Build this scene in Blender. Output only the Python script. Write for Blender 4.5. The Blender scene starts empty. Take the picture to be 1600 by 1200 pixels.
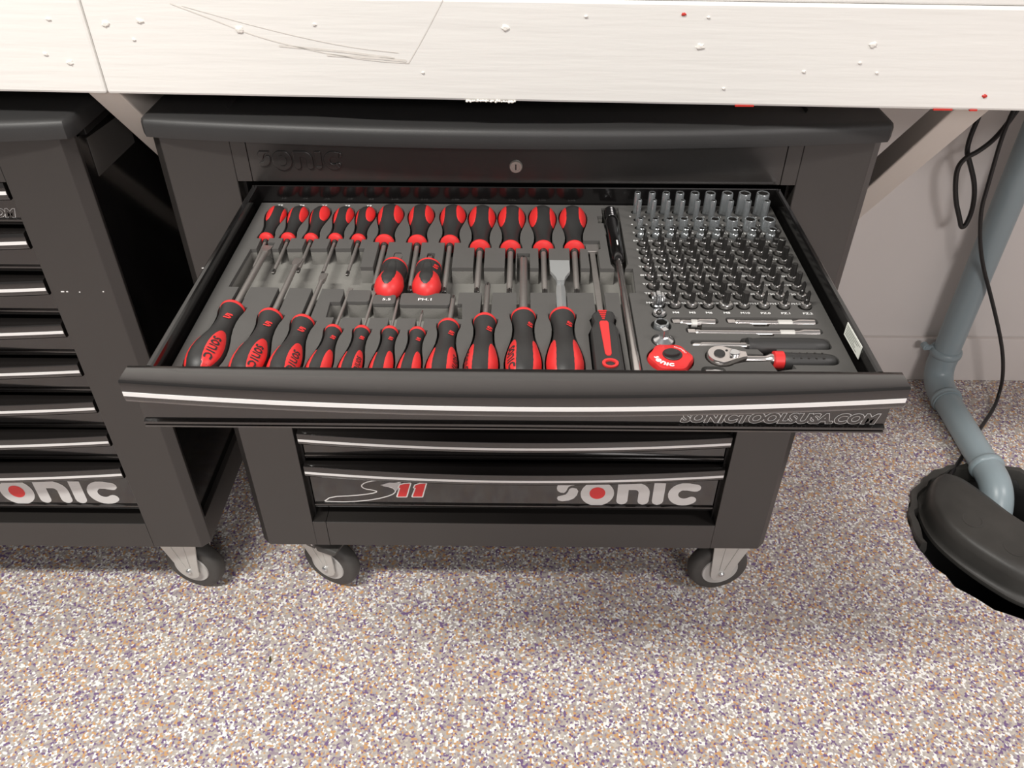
import bpy, bmesh, math, random
from mathutils import Matrix, Vector
random.seed(7)
scene = bpy.context.scene
COL = scene.collection

# ------------------------------------------------------------------ camera
cam_data = bpy.data.cameras.new('camera')
cam_data.sensor_width = 36.0
cam_data.lens = 1279.67 / 1600.0 * 36.0
cam_data.clip_start = 0.02
cam = bpy.data.objects.new('camera', cam_data)
COL.objects.link(cam)
YAW, PITCH, ROLL = -0.0059, 0.6723, -0.0049
fw = Vector((math.sin(YAW)*math.cos(PITCH), math.cos(YAW)*math.cos(PITCH), -math.sin(PITCH)))
rt = Vector((math.cos(YAW), -math.sin(YAW), 0))
dn = fw.cross(rt)
r2 = rt*math.cos(ROLL) + dn*math.sin(ROLL)
d2 = -rt*math.sin(ROLL) + dn*math.cos(ROLL)
m = Matrix((r2, -d2, -fw)).transposed().to_4x4()
m.translation = Vector((0.0017, -0.9072, 1.2216))
cam.matrix_world = m
scene.camera = cam

# ------------------------------------------------------------------ world, lamps, exposure
world = bpy.data.worlds.new('world')
scene.world = world
world.use_nodes = True
bg = world.node_tree.nodes['Background']
bg.inputs['Color'].default_value = (1.0, 0.98, 0.965, 1)
bg.inputs['Strength'].default_value = 0.22
def ceiling_lamp(loc, sx, sy, power, color, target=None):
    d = bpy.data.lights.new('ceiling_lamp', 'AREA')
    d.shape = 'RECTANGLE'; d.size = sx; d.size_y = sy
    d.energy = power; d.color = color
    o = bpy.data.objects.new('ceiling_lamp', d)
    COL.objects.link(o); o.location = loc
    if target:
        o.rotation_euler = (Vector(target)-Vector(loc)).to_track_quat('-Z', 'Y').to_euler()
    return o
ceiling_lamp((-1.00, -1.15, 2.75), 1.2, 0.25, 84, (1.0, 0.97, 0.915))
ceiling_lamp((2.20, -1.15, 2.75), 1.2, 0.25, 42, (1.0, 0.94, 0.92))
ceiling_lamp((1.20, -4.00, 2.75), 1.2, 0.60, 62, (1.0, 0.94, 0.92), (0.9, 0.5, 0.3))
vs = scene.view_settings
vs.view_transform = 'Standard'; vs.look = 'None'; vs.gamma = 1.0; vs.exposure = 0.0
vs.use_curve_mapping = False

# ------------------------------------------------------------------ materials
def newmat(name):
    mt = bpy.data.materials.new(name); mt.use_nodes = True
    return mt, mt.node_tree, mt.node_tree.nodes['Principled BSDF']
def sock(b, n, v):
    b.inputs[n].default_value = v
def mat(name, col, rough=0.5, metal=0.0, coat=0.0, spec=0.5, noise=0.0, nscale=60, bump=0.0, bscale=300, stretch=(1,1,1)):
    mt, nt, b = newmat(name)
    c4 = (col[0], col[1], col[2], 1)
    sock(b, 'Base Color', c4); sock(b, 'Roughness', rough); sock(b, 'Metallic', metal)
    sock(b, 'Coat Weight', coat); sock(b, 'Coat Roughness', 0.08); sock(b, 'Specular IOR Level', spec)
    tc = nt.nodes.new('ShaderNodeTexCoord')
    mp = nt.nodes.new('ShaderNodeMapping'); mp.inputs['Scale'].default_value = stretch
    nt.links.new(tc.outputs['Object'], mp.inputs['Vector'])
    if noise > 0:
        n = nt.nodes.new('ShaderNodeTexNoise'); n.inputs['Scale'].default_value = nscale
        n.inputs['Detail'].default_value = 4
        nt.links.new(mp.outputs['Vector'], n.inputs['Vector'])
        mx = nt.nodes.new('ShaderNodeMix'); mx.data_type = 'RGBA'
        mx.inputs['A'].default_value = tuple(c*(1-noise) for c in col)+(1,)
        mx.inputs['B'].default_value = tuple(min(1, c*(1+noise)) for c in col)+(1,)
        nt.links.new(n.outputs['Fac'], mx.inputs['Factor'])
        nt.links.new(mx.outputs['Result'], b.inputs['Base Color'])
    if bump > 0:
        n2 = nt.nodes.new('ShaderNodeTexNoise'); n2.inputs['Scale'].default_value = bscale
        n2.inputs['Detail'].default_value = 3
        nt.links.new(mp.outputs['Vector'], n2.inputs['Vector'])
        bp = nt.nodes.new('ShaderNodeBump'); bp.inputs['Strength'].default_value = bump
        bp.inputs['Distance'].default_value = 0.002
        nt.links.new(n2.outputs['Fac'], bp.inputs['Height'])
        nt.links.new(bp.outputs['Normal'], b.inputs['Normal'])
    return mt

def floor_material():
    mt, nt, b = newmat('flake_floor')
    tc = nt.nodes.new('ShaderNodeTexCoord')
    nz = nt.nodes.new('ShaderNodeTexNoise'); nz.inputs['Scale'].default_value = 260
    nt.links.new(tc.outputs['Object'], nz.inputs['Vector'])
    ma = nt.nodes.new('ShaderNodeVectorMath'); ma.operation = 'MULTIPLY_ADD'
    ma.inputs[1].default_value = (0.0035, 0.0035, 0.0)
    nt.links.new(nz.outputs['Color'], ma.inputs[0]); nt.links.new(tc.outputs['Object'], ma.inputs[2])
    vo = nt.nodes.new('ShaderNodeTexVoronoi'); vo.voronoi_dimensions = '2D'; vo.inputs['Scale'].default_value = 310
    nt.links.new(ma.outputs[0], vo.inputs['Vector'])
    sp = nt.nodes.new('ShaderNodeSeparateColor'); nt.links.new(vo.outputs['Color'], sp.inputs[0])
    cr = nt.nodes.new('ShaderNodeValToRGB'); cr.color_ramp.interpolation = 'CONSTANT'
    stops = [(0.0, (.48, .43, .385)), (.20, (.57, .51, .45)), (.34, (.90, .885, .86)), (.52, (.43, .39, .38)), (.62, (.62, .36, .17)),
             (.74, (.19, .12, .25)), (.86, (.34, .28, .32))]
    e = cr.color_ramp.elements
    e[0].position = 0; e[0].color = stops[0][1]+(1,)
    e[1].position = stops[1][0]; e[1].color = stops[1][1]+(1,)
    for p, c in stops[2:]:
        k = e.new(p); k.color = c+(1,)
    nt.links.new(sp.outputs['Red'], cr.inputs['Fac'])
    nt.links.new(cr.outputs['Color'], b.inputs['Base Color'])
    sock(b, 'Roughness', 0.42)
    bp = nt.nodes.new('ShaderNodeBump'); bp.inputs['Strength'].default_value = 0.15; bp.inputs['Distance'].default_value = 0.001
    nt.links.new(sp.outputs['Green'], bp.inputs['Height']); nt.links.new(bp.outputs['Normal'], b.inputs['Normal'])
    return mt

M = {}
M['floor'] = floor_material()
M['wall'] = mat('wall_paint', (.76, .72, .695), .6, noise=.04, nscale=6, bump=.15, bscale=40)
M['base'] = mat('baseboard_paint', (.78, .73, .70), .5, noise=.04, nscale=8)
M['wood'] = mat('white_painted_wood', (.755, .74, .71), .45, noise=.04, nscale=9, bump=.28, bscale=70, stretch=(.10, 1, 1.6))
M['brace'] = mat('brace_paint', (.74, .69, .635), .5, noise=.04, nscale=9, bump=.25, bscale=60, stretch=(1, .4, .4))
M['blob'] = mat('thick_white_paint', (.82, .79, .74), .35, bump=.5, bscale=400)
M['redpaint'] = mat('red_paint', (.50, .03, .02), .4)
M['scuff'] = mat('grey_scuff', (.66, .63, .585), .7, noise=.15, nscale=120)
M['body'] = mat('satin_black_paint', (.023, .0205, .019), .34, spec=.85, noise=.06, nscale=12, bump=.05, bscale=900)
M['dark'] = mat('dark_cavity_paint', (.010, .009, .009), .5)
M['gloss'] = mat('gloss_black_paint', (.006, .0055, .0055), .16, coat=.3)
M['front'] = mat('drawer_front_paint', (.012, .0105, .0100), .12, spec=.9, coat=.3)
M['lid'] = mat('lid_plastic', (.028, .0275, .0275), .5, bump=.12, bscale=1200, noise=.08, nscale=30)
M['stripe'] = mat('silver_stripe', (.78, .77, .76), .3)
M['logo'] = mat('logo_silver', (.66, .65, .64), .35)
M['logored'] = mat('logo_red', (.72, .035, .035), .35)
M['logooutline'] = mat('logo_white', (.85, .84, .83), .35)
M['logogrey'] = mat('logo_grey', (.55, .54, .54), .35)
M['chrome'] = mat('chrome', (.72, .73, .74), .22, 1.0)
M['satinchrome'] = mat('satin_chrome', (.72, .68, .66), .26, 1.0)
M['steel'] = mat('dull_steel', (.29, .27, .255), .38, .65, noise=.1, nscale=200)
M['darksteel'] = mat('dark_steel', (.10, .095, .09), .32, .85)
M['bitsteel'] = mat('black_bit_steel', (.022, .021, .020), .30, .2)
M['socketchrome'] = mat('socket_chrome', (.38, .40, .41), .24, .78)
M['sleeve'] = mat('sleeve_chrome', (.48, .47, .46), .25, 1.0)
M['bladegrey'] = mat('blade_grey_steel', (.36, .37, .37), .4, .3)
M['zinc'] = mat('zinc_bracket', (.60, .59, .56), .42, .35)
M['tyre'] = mat('grey_rubber_tyre', (.065, .062, .058), .6, noise=.25, nscale=50)
M['hub'] = mat('hub_grey_plastic', (.50, .49, .47), .45)
M['red'] = mat('red_rubber', (.64, .028, .028), .42)
M['rubber'] = mat('black_rubber_grip', (.024, .0235, .023), .5, bump=.05, bscale=900)
M['foam'] = mat('dark_foam', (.078, .075, .071), .85, noise=.10, nscale=25, bump=.12, bscale=1500)
M['foambase'] = mat('pale_foam_base', (.185, .18, .165), .8, noise=.06, nscale=40, bump=.25, bscale=900, stretch=(1, 2, 1))
M['print'] = mat('white_print', (.85, .85, .84), .5)
M['blackprint'] = mat('black_print', (.02, .02, .02), .5)
M['paper'] = mat('paper_label', (.80, .82, .76), .5)
M['pipe'] = mat('grey_blue_pvc', (.30, .37, .40), .34, noise=.08, nscale=7)
M['cable'] = mat('cable_rubber', (.014, .013, .013), .4)
M['pit'] = mat('black_pit', (.008, .008, .008), .6)
M['cap'] = mat('dusty_black_plastic', (.050, .048, .044), .45, noise=.65, nscale=11, bump=.2, bscale=60)
M['greyplate'] = mat('grey_plate', (.085, .080, .075), .5)
M['leaf'] = mat('dry_leaf', (.06, .055, .015), .6)
M['brass'] = mat('lock_nickel', (.70, .66, .60), .3, .7)

# ------------------------------------------------------------------ mesh helpers
class MB:
    def __init__(s): s.v = []; s.f = []
    def add(s, verts, faces):
        o = len(s.v); s.v += [tuple(p) for p in verts]; s.f += [tuple(i+o for i in f) for f in faces]; return s
    def box(s, x0, x1, y0, y1, z0, z1):
        return s.add([(x0,y0,z0),(x1,y0,z0),(x1,y1,z0),(x0,y1,z0),(x0,y0,z1),(x1,y0,z1),(x1,y1,z1),(x0,y1,z1)],
                     [(0,3,2,1),(4,5,6,7),(0,1,5,4),(1,2,6,5),(2,3,7,6),(3,0,4,7)])
    def prism(s, poly, z0, z1, axes='xy'):
        n = len(poly)
        def mk(a, b, c):
            return (a, b, c) if axes == 'xy' else ((a, c, b) if axes == 'xz' else (c, a, b))
        vs_ = [mk(a, b, z0) for a, b in poly] + [mk(a, b, z1) for a, b in poly]
        fs = [tuple(range(n-1, -1, -1)), tuple(range(n, 2*n))] + [(i, (i+1) % n, n+(i+1) % n, n+i) for i in range(n)]
        return s.add(vs_, fs)
    def rings(s, rings, cap0=True, cap1=True, closed=True):
        n = len(rings[0]); vs_ = [p for r in rings for p in r]; fs = []
        for k in range(len(rings)-1):
            for i in range(n if closed else n-1):
                j = (i+1) % n
                fs.append((k*n+i, k*n+j, (k+1)*n+j, (k+1)*n+i))
        if cap0: fs.append(tuple(range(n-1, -1, -1)))
        if cap1: fs.append(tuple((len(rings)-1)*n+i for i in range(n)))
        return s.add(vs_, fs)
    def lathe(s, prof, axis='z', c=(0,0,0), n=24, mod=None):
        # prof: list of (r, h)
        R = []
        for k, (r, h) in enumerate(prof):
            ring = []
            for i in range(n):
                a = 2*math.pi*i/n
                rr = max(r, 1e-5)*(mod(k, a) if mod else 1)
                p, q = rr*math.cos(a), rr*math.sin(a)
                ring.append({'z': (c[0]+p, c[1]+q, c[2]+h), 'y': (c[0]+q, c[1]+h, c[2]+p), 'x': (c[0]+h, c[1]+p, c[2]+q)}[axis])
            R.append(ring)
        return s.rings(R)
    def tube(s, pts, r, n=12):
        P = [Vector(p) for p in pts]; R = []; prev = None
        for i, p in enumerate(P):
            t = (P[min(i+1, len(P)-1)]-P[max(i-1, 0)]).normalized()
            if prev is None:
                a = Vector((0, 0, 1)) if abs(t.z) < .9 else Vector((1, 0, 0))
                u = t.cross(a).normalized()
            else:
                u = (prev - t*prev.dot(t)).normalized()
            prev = u; w = t.cross(u)
            rr = r[i] if isinstance(r, (list, tuple)) else r
            R.append([tuple(p + (u*math.cos(2*math.pi*k/n)+w*math.sin(2*math.pi*k/n))*rr) for k in range(n)])
        return s.rings(R)
    def stroke(s, pts, w, y=0.0, capn=6, ends=(True, True), fn=None):
        # flat thick polyline in a plane, (a,b) -> fn(a,b)
        fn = fn or (lambda a, b: (a, y, b))
        P = [Vector((a, b)) for a, b in pts]; L = []; Rr = []
        for i, p in enumerate(P):
            t = (P[min(i+1, len(P)-1)]-P[max(i-1, 0)]).normalized(); nn = Vector((-t.y, t.x))*w/2
            L.append(p+nn); Rr.append(p-nn)
        vs_ = [fn(*q) for q in L]+[fn(*q) for q in Rr]; n = len(P)
        s.add(vs_, [(i, n+i, n+i+1, i+1) for i in range(n-1)])
        for e, (k, sg) in enumerate(((0, -1), (n-1, 1))):
            if not ends[e]: continue
            t = (P[min(k+1, n-1)]-P[max(k-1, 0)]).normalized()*sg; nn = Vector((-t.y, t.x))
            arc = [P[k]+(nn*math.cos(math.pi*j/capn)+t*math.sin(math.pi*j/capn))*w/2 for j in range(capn+1)]
            s.add([fn(*q) for q in arc], [tuple(range(capn, -1, -1))])
        return s
    def build(s, name, material, parent=None, smooth=None, bevel=0, loc=None, rot=None):
        me = bpy.data.meshes.new(name); me.from_pydata(s.v, [], s.f); me.update()
        bm = bmesh.new(); bm.from_mesh(me); bmesh.ops.recalc_face_normals(bm, faces=bm.faces[:]); bm.to_mesh(me); bm.free()
        return link(name, me, material, parent, smooth, bevel, loc, rot)
def link(name, me, material, parent=None, smooth=None, bevel=0, loc=None, rot=None):
    if material is not None and not me.materials: me.materials.append(M[material])
    if smooth:
        me.shade_smooth(); me.set_sharp_from_angle(angle=math.radians(smooth))
    o = bpy.data.objects.new(name, me); COL.objects.link(o)
    if parent: o.parent = parent
    if loc: o.location = loc
    if rot: o.rotation_euler = rot
    if bevel:
        b = o.modifiers.new('bevel', 'BEVEL'); b.width = bevel; b.segments = 2; b.limit_method = 'ANGLE'; b.angle_limit = math.radians(40)
    return o
def tag(o, label, cat, group=None, kind=None):
    if label: o['label'] = label
    if cat: o['category'] = cat
    if group: o['group'] = group
    if kind: o['kind'] = kind
    return o
def thing(name, label, cat, loc=(0,0,0), rotz=0, group=None):
    o = bpy.data.objects.new(name, None); COL.objects.link(o); o.empty_display_size = .02
    o.location = loc; o.rotation_euler = (0, 0, rotz)
    return tag(o, label, cat, group)
def chaikin(pts, it=2, closed=False):
    for _ in range(it):
        q = []; n = len(pts)
        if not closed: q.append(pts[0])
        for i in range(n if closed else n-1):
            a, b = pts[i], pts[(i+1) % n]
            q.append(tuple(.75*a[k]+.25*b[k] for k in range(len(a)))); q.append(tuple(.25*a[k]+.75*b[k] for k in range(len(a))))
        if not closed: q.append(pts[-1])
        pts = q
    return pts
def roundrect(x0, x1, y0, y1, r, n=4):
    p = []
    for cx, cy, a0 in ((x1-r, y1-r, 0), (x0+r, y1-r, 90), (x0+r, y0+r, 180), (x1-r, y0+r, 270)):
        for i in range(n+1):
            a = math.radians(a0+90*i/n); p.append((cx+r*math.cos(a), cy+r*math.sin(a)))
    return p
def circle(cx, cy, r, n=20):
    return [(cx+r*math.cos(2*math.pi*i/n), cy+r*math.sin(2*math.pi*i/n)) for i in range(n)]
def dup(root, loc, rotz, parent=None):
    c = root.copy(); COL.objects.link(c); c.location = loc; c.rotation_euler = (0, 0, rotz)
    for ch in root.children:
        d = ch.copy(); COL.objects.link(d); d.parent = c
        for g in ch.children:
            e = g.copy(); COL.objects.link(e); e.parent = d
    return c
_tc = {}
def text_geo(txt, size, shear=0.0, outline=0.0, sx=1.0, offset=0.0):
    key = (txt, size, shear, outline, sx, offset)
    if key in _tc: return _tc[key]
    cu = bpy.data.curves.new('t', 'FONT'); cu.body = txt; cu.size = size; cu.shear = shear; cu.align_x = 'CENTER'; cu.align_y = 'CENTER'
    cu.offset = offset; cu.resolution_u = 3
    if outline: cu.fill_mode = 'NONE'; cu.bevel_depth = outline; cu.bevel_resolution = 0
    o = bpy.data.objects.new('t', cu); COL.objects.link(o)
    dg = bpy.context.evaluated_depsgraph_get(); dg.update()
    me = o.evaluated_get(dg).to_mesh()
    V = [(v.co.x*sx, v.co.y, v.co.z) for v in me.vertices]; F = [tuple(p.vertices) for p in me.polygons]
    bpy.data.objects.remove(o); bpy.data.curves.remove(cu)
    _tc[key] = (V, F); return V, F
ORD = ['first', 'second', 'third', 'fourth', 'fifth', 'sixth', 'seventh', 'eighth', 'ninth', 'tenth', 'eleventh', 'twelfth']

# ------------------------------------------------------------------ logo letters, unit height, returns list of drawing ops
def logo_ops():
    ops = []
    ops.append(('p', [(0.145, 0.991), (0.722, 0.991), (0.702, 0.916), (0.604, 0.87), (0.493, 0.851), (0.418, 0.791), (0.378, 0.698), (0.348, 0.595), (0.281, 0.512), (0.168, 0.526), (0.071, 0.605), (0.039, 0.721), (0.06, 0.86)]))
    ops.append(('p', [(0.549, 0.758), (0.68, 0.721), (0.738, 0.605), (0.706, 0.419), (0.607, 0.256), (0.454, 0.163), (0.233, 0.126), (0.102, 0.163), (0.062, 0.256), (0.086, 0.349), (0.211, 0.395), (0.335, 0.442), (0.405, 0.558), (0.437, 0.674), (0.486, 0.74)]))
    o = []
    for i in range(36):
        a = 2*math.pi*i/36; o.append((1.36+.54*math.cos(a), min(1.0, .49+.56*math.sin(a))))
    ops.append(('p', o))
    ops.append(('d', [(1.36+.255*math.cos(2*math.pi*i/28), .52+.27*math.sin(2*math.pi*i/28)) for i in range(28)]))
    x = 2.0
    n_ = [(x, 1.0), (x+.58, 1.0)]
    for i in range(1, 8):
        a = math.radians(90-90*i/7); n_.append((x+.58+.47*math.cos(a), .53+.47*math.sin(a)))
    for i in range(9):
        a = math.radians(-180*i/8); n_.append((x+.87+.18*math.cos(a), .18+.18*math.sin(a)))
    for i in range(6):
        a = math.radians(90*i/5); n_.append((x+.56+.13*math.cos(a), .54+.14*math.sin(a)))
    n_.append((x+.36, .68))
    for i in range(9):
        a = math.radians(-180*i/8); n_.append((x+.18+.18*math.cos(a), .18+.18*math.sin(a)))
    ops.append(('p', n_))
    x = 3.15
    ops.append(('s', [(x+.19, 1.0), (x+.19, .18)], .37, (False, True)))
    x = 3.65
    arc = []
    for i in range(19):
        a = math.radians(48+264*i/18); arc.append((x+.53+.37*math.cos(a), min(.84, .5+.36*math.sin(a))))
    arc[0] = (x+.86, .79)
    ops.append(('s', arc, .33, (True, True)))
    return ops
LOGO_W = 4.68
def logo_mesh(fn, dot=True):
    a, d = MB(), MB()
    for op in logo_ops():
        if op[0] == 's': a.stroke(op[1], op[2], ends=op[3], fn=fn)
        elif op[0] == 'p': a.add([fn(*q) for q in op[1]], [tuple(range(len(op[1])))])
        elif op[0] == 'd': d.add([fn(*q) for q in op[1]], [tuple(range(len(op[1])))])
    return a, d

# ------------------------------------------------------------------ setting: floor with pit hole, wall, baseboard
PITC, PITR = (.985, .155), .205
def pit_ring(r, n=56, seed=3, jit=.006):
    rnd = random.Random(seed)
    return [(PITC[0]+(r+rnd.uniform(-jit, jit))*math.cos(2*math.pi*i/n), PITC[1]+(r+rnd.uniform(-jit, jit))*math.sin(2*math.pi*i/n)) for i in range(n)]
def build_floor():
    b = MB(); n = 56; x0, x1, y0, y1 = .68, 1.29, -.15, .46
    X0, X1, Y0, Y1 = -3.2, 3.4, -3.4, .668
    inner = pit_ring(PITR)
    outer = []
    for i in range(n):
        a = 2*math.pi*i/n; c, s_ = math.cos(a), math.sin(a); k = .305/max(abs(c), abs(s_))
        outer.append((PITC[0]+k*c, PITC[1]+k*s_))
    low = [(p[0], p[1], -.035) for p in inner]
    b.rings([[(p[0], p[1], 0) for p in outer], [(p[0], p[1], 0) for p in inner], low], cap0=False, cap1=False)
    for (a, c, d, e) in ((X0, x0, Y0, Y1), (x1, X1, Y0, Y1), (x0, x1, Y0, y0), (x0, x1, y1, Y1)):
        b.add([(a, d, 0), (c, d, 0), (c, e, 0), (a, e, 0)], [(0, 1, 2, 3)])
    return b
o = build_floor().build('floor', 'floor'); tag(o, 'beige flake floor speckled white, orange and purple', None, kind='structure')
o = MB().box(-3.2, 3.4, .668, .76, 0, 2.9).build('wall_back', 'wall'); tag(o, 'cream painted wall behind the workbench', None, kind='structure')
o = MB().box(-3.2, 3.4, .656, .668, 0, .122).build('baseboard_back', 'base', bevel=.002); tag(o, 'cream painted skirting board along the wall foot', None, kind='structure')

# ------------------------------------------------------------------ workbench: front apron boards, top, knee braces
BA = math.atan2(-.0385, 1.11)            # the apron stands slightly askew to the trolleys
def beam_y(x): return -.0011 - .0347*(x+.572)
bench = thing('workbench', 'white painted wooden workbench apron spanning the top over both trolleys', 'workbench', (0, 0, 0))
JX = -.4513
def apron(x0, x1):
    b = MB(); n = 2
    pts = [(x0, beam_y(x0)), (x1, beam_y(x1)), (x1, beam_y(x1)+.045), (x0, beam_y(x0)+.045)]
    b.prism(pts, .9075, 1.011); return b
apron(-2.2, JX-.0004).build('apron_board', 'wood', bench, bevel=.003)
apron(JX+.0004, 2.2).build('apron_board', 'wood', bench, bevel=.003)
MB().prism([(-2.2, beam_y(-2.2)+.003), (2.2, beam_y(2.2)+.003), (2.2, .667), (-2.2, .667)], 1.0112, 1.030).build('bench_top', 'wood', bench, bevel=.002)
def brace(x0, x1, c):
    # 45 degree strut in the y-z plane, lower face on y+z=c
    y0, y1 = -.0, .664
    t = .085
    poly = [(y0+.03, c-y0-.03), (y1, c-y1), (y1, c+t-y1), (y0+.03, min(.907, c+t-y0-.03))]
    poly = [(c-.907 if c-.907 > .005 else .005, .907), (y1, c-y1), (y1, c+t-y1), (c+t-.907, .907)]
    b = MB(); b.prism(poly, x0, x1, axes='yz'); return b
brace(.500, .541, .862).build('knee_brace', 'brace', bench, bevel=.002)
brace(-.480, -.4445, .912).build('knee_brace', 'brace', bench, bevel=.002)
rnd = random.Random(5)
def blob(x, z, r, matname, name):
    n = 14; b = MB(); y = beam_y(x)
    rr = [r*rnd.uniform(.75, 1.25) for _ in range(n)]
    R = []
    for k, (f, d) in enumerate(((1.0, .0006), (.85, -.0009), (.5, -.0014))):
        R.append([(x+rr[i]*f*math.cos(2*math.pi*i/n), y+d, z+rr[i]*f*.75*math.sin(2*math.pi*i/n)) for i in range(n)])
    b.rings(R, cap0=False); b.build(name, matname, bench, smooth=60)
for x, z, r in ((-.4304, .9812, .0045), (-.393, .9846, .0042), (-.2894, .9777, .0048), (-.0119, .9838, .005), (.189, .9681, .0048), (.3635, .973, .0042),
                (-.5061, .9493, .003), (-.4818, .9408, .0042), (-.405, .966, .0022), (-.21, .984, .0022), (.30, .945, .0022), (.355, .955, .002), (.07, .996, .002), (.193, .997, .0018), (.22, .926, .0022), (-.49, .985, .003), (-.1, .937, .0018), (.375, .945, .0018)):
    blob(x, z, r, 'blob', 'paint_lump')
blob(.4936, .9232, .0028, 'redpaint', 'red_paint_spot'); blob(.168, .9995, .0025, 'redpaint', 'red_paint_spot')
for x, w in ((.455, .010), (.487, .004), (.245, .010)):
    b = MB(); y = beam_y(x); b.box(x-w, x+w, y-.0006, y+.004, .9072, .9088); b.build('red_paint_streak', 'redpaint', bench)
b = MB()
for i in range(34):
    x = -.055+i*.0016+rnd.uniform(-.0006, .0006); r = rnd.uniform(.0008, .0019)
    b.lathe([(0, -r), (r*.8, -r*.5), (r, 0), (r*.8, r*.5), (0, r)], 'z', (x, beam_y(x)-.0002, .9078+rnd.uniform(-.0007, .0005)), n=7)
b.build('paint_drips', 'blob', bench, smooth=60)
b = MB()
def scuff(pts, w):
    b.stroke(chaikin(pts, 2), w, fn=lambda x, z: (x, beam_y(x)-.0004, z))
scuff([(-.3567, 1.0021), (-.3145, .9869), (-.2716, .9702), (-.207, .9558), (-.1539, .9483), (-.1148, .9466)], .0011)
scuff([(-.1148, .9466), (-.096, .975), (-.0752, 1.0098)], .0008)
scuff([(-.345, 1.0), (-.26, .978), (-.18, .962), (-.125, .957)], .0007)
scuff([(-.25, .962), (-.19, .958), (-.13, .9515)], .0022)
scuff([(-.20, .9535), (-.15, .9515), (-.118, .949)], .0026)
b.build('scuff_mark', 'scuff', bench)

# ------------------------------------------------------------------ tool trolleys
HW, OPX, ZB, ZT = .4225, .330, .150, .857
RAILS = [.803, .7365, .6690, .6015, .5345, .4668, .4010, .3330]
BOW = .0155
def outline_lid():
    pts = []; X = .4285; n = 26
    front = [(-X+2*X*i/n) for i in range(n+1)]
    P = [(x, -.004-.0275*(1-(x/X)**2)) for x in front]
    # rounded front corners
    P = [(-X, .022), (-X, .006), (-X+.006, -.0035)] + P[1:-1] + [(X-.006, -.0035), (X, .006), (X, .022)]
    P += [(X, .25), (X, .49), (X-.012, .505), (0, .507), (-X+.012, .505), (-X, .49), (-X, .25)]
    return P
def inset(P, d):
    n = len(P); out = []
    for i in range(n):
        a, p, c = Vector(P[i-1]), Vector(P[i]), Vector(P[(i+1) % n])
        t = (c-a).normalized(); nn = Vector((-t.y, t.x))
        out.append(tuple(p+nn*d))
    return out
def build_lid(t):
    P = outline_lid(); b = MB(); R = []
    for d, z in ((.004, .8572), (.0005, .8582), (0, .861), (0, .872), (.0015, .8765), (.004, .8788), (.008, .8797), (.012, .8800)):
        R.append([(q[0], q[1], z) for q in inset(P, d)])
    inn = []
    for x, y in P:
        inn.append((x*.79, (y+.032)*.86+.004 if y > .03 else y+.020+.012*(abs(x)/.4285)**2))
    R.append([(q[0], q[1], .8800) for q in inn]); R.append([(q[0]*.994, q[1]+(.002 if q[1] < .2 else -.002), .8762) for q in inn])
    b.rings(R); return b.build('lid', 'lid', t, smooth=35)

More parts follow.
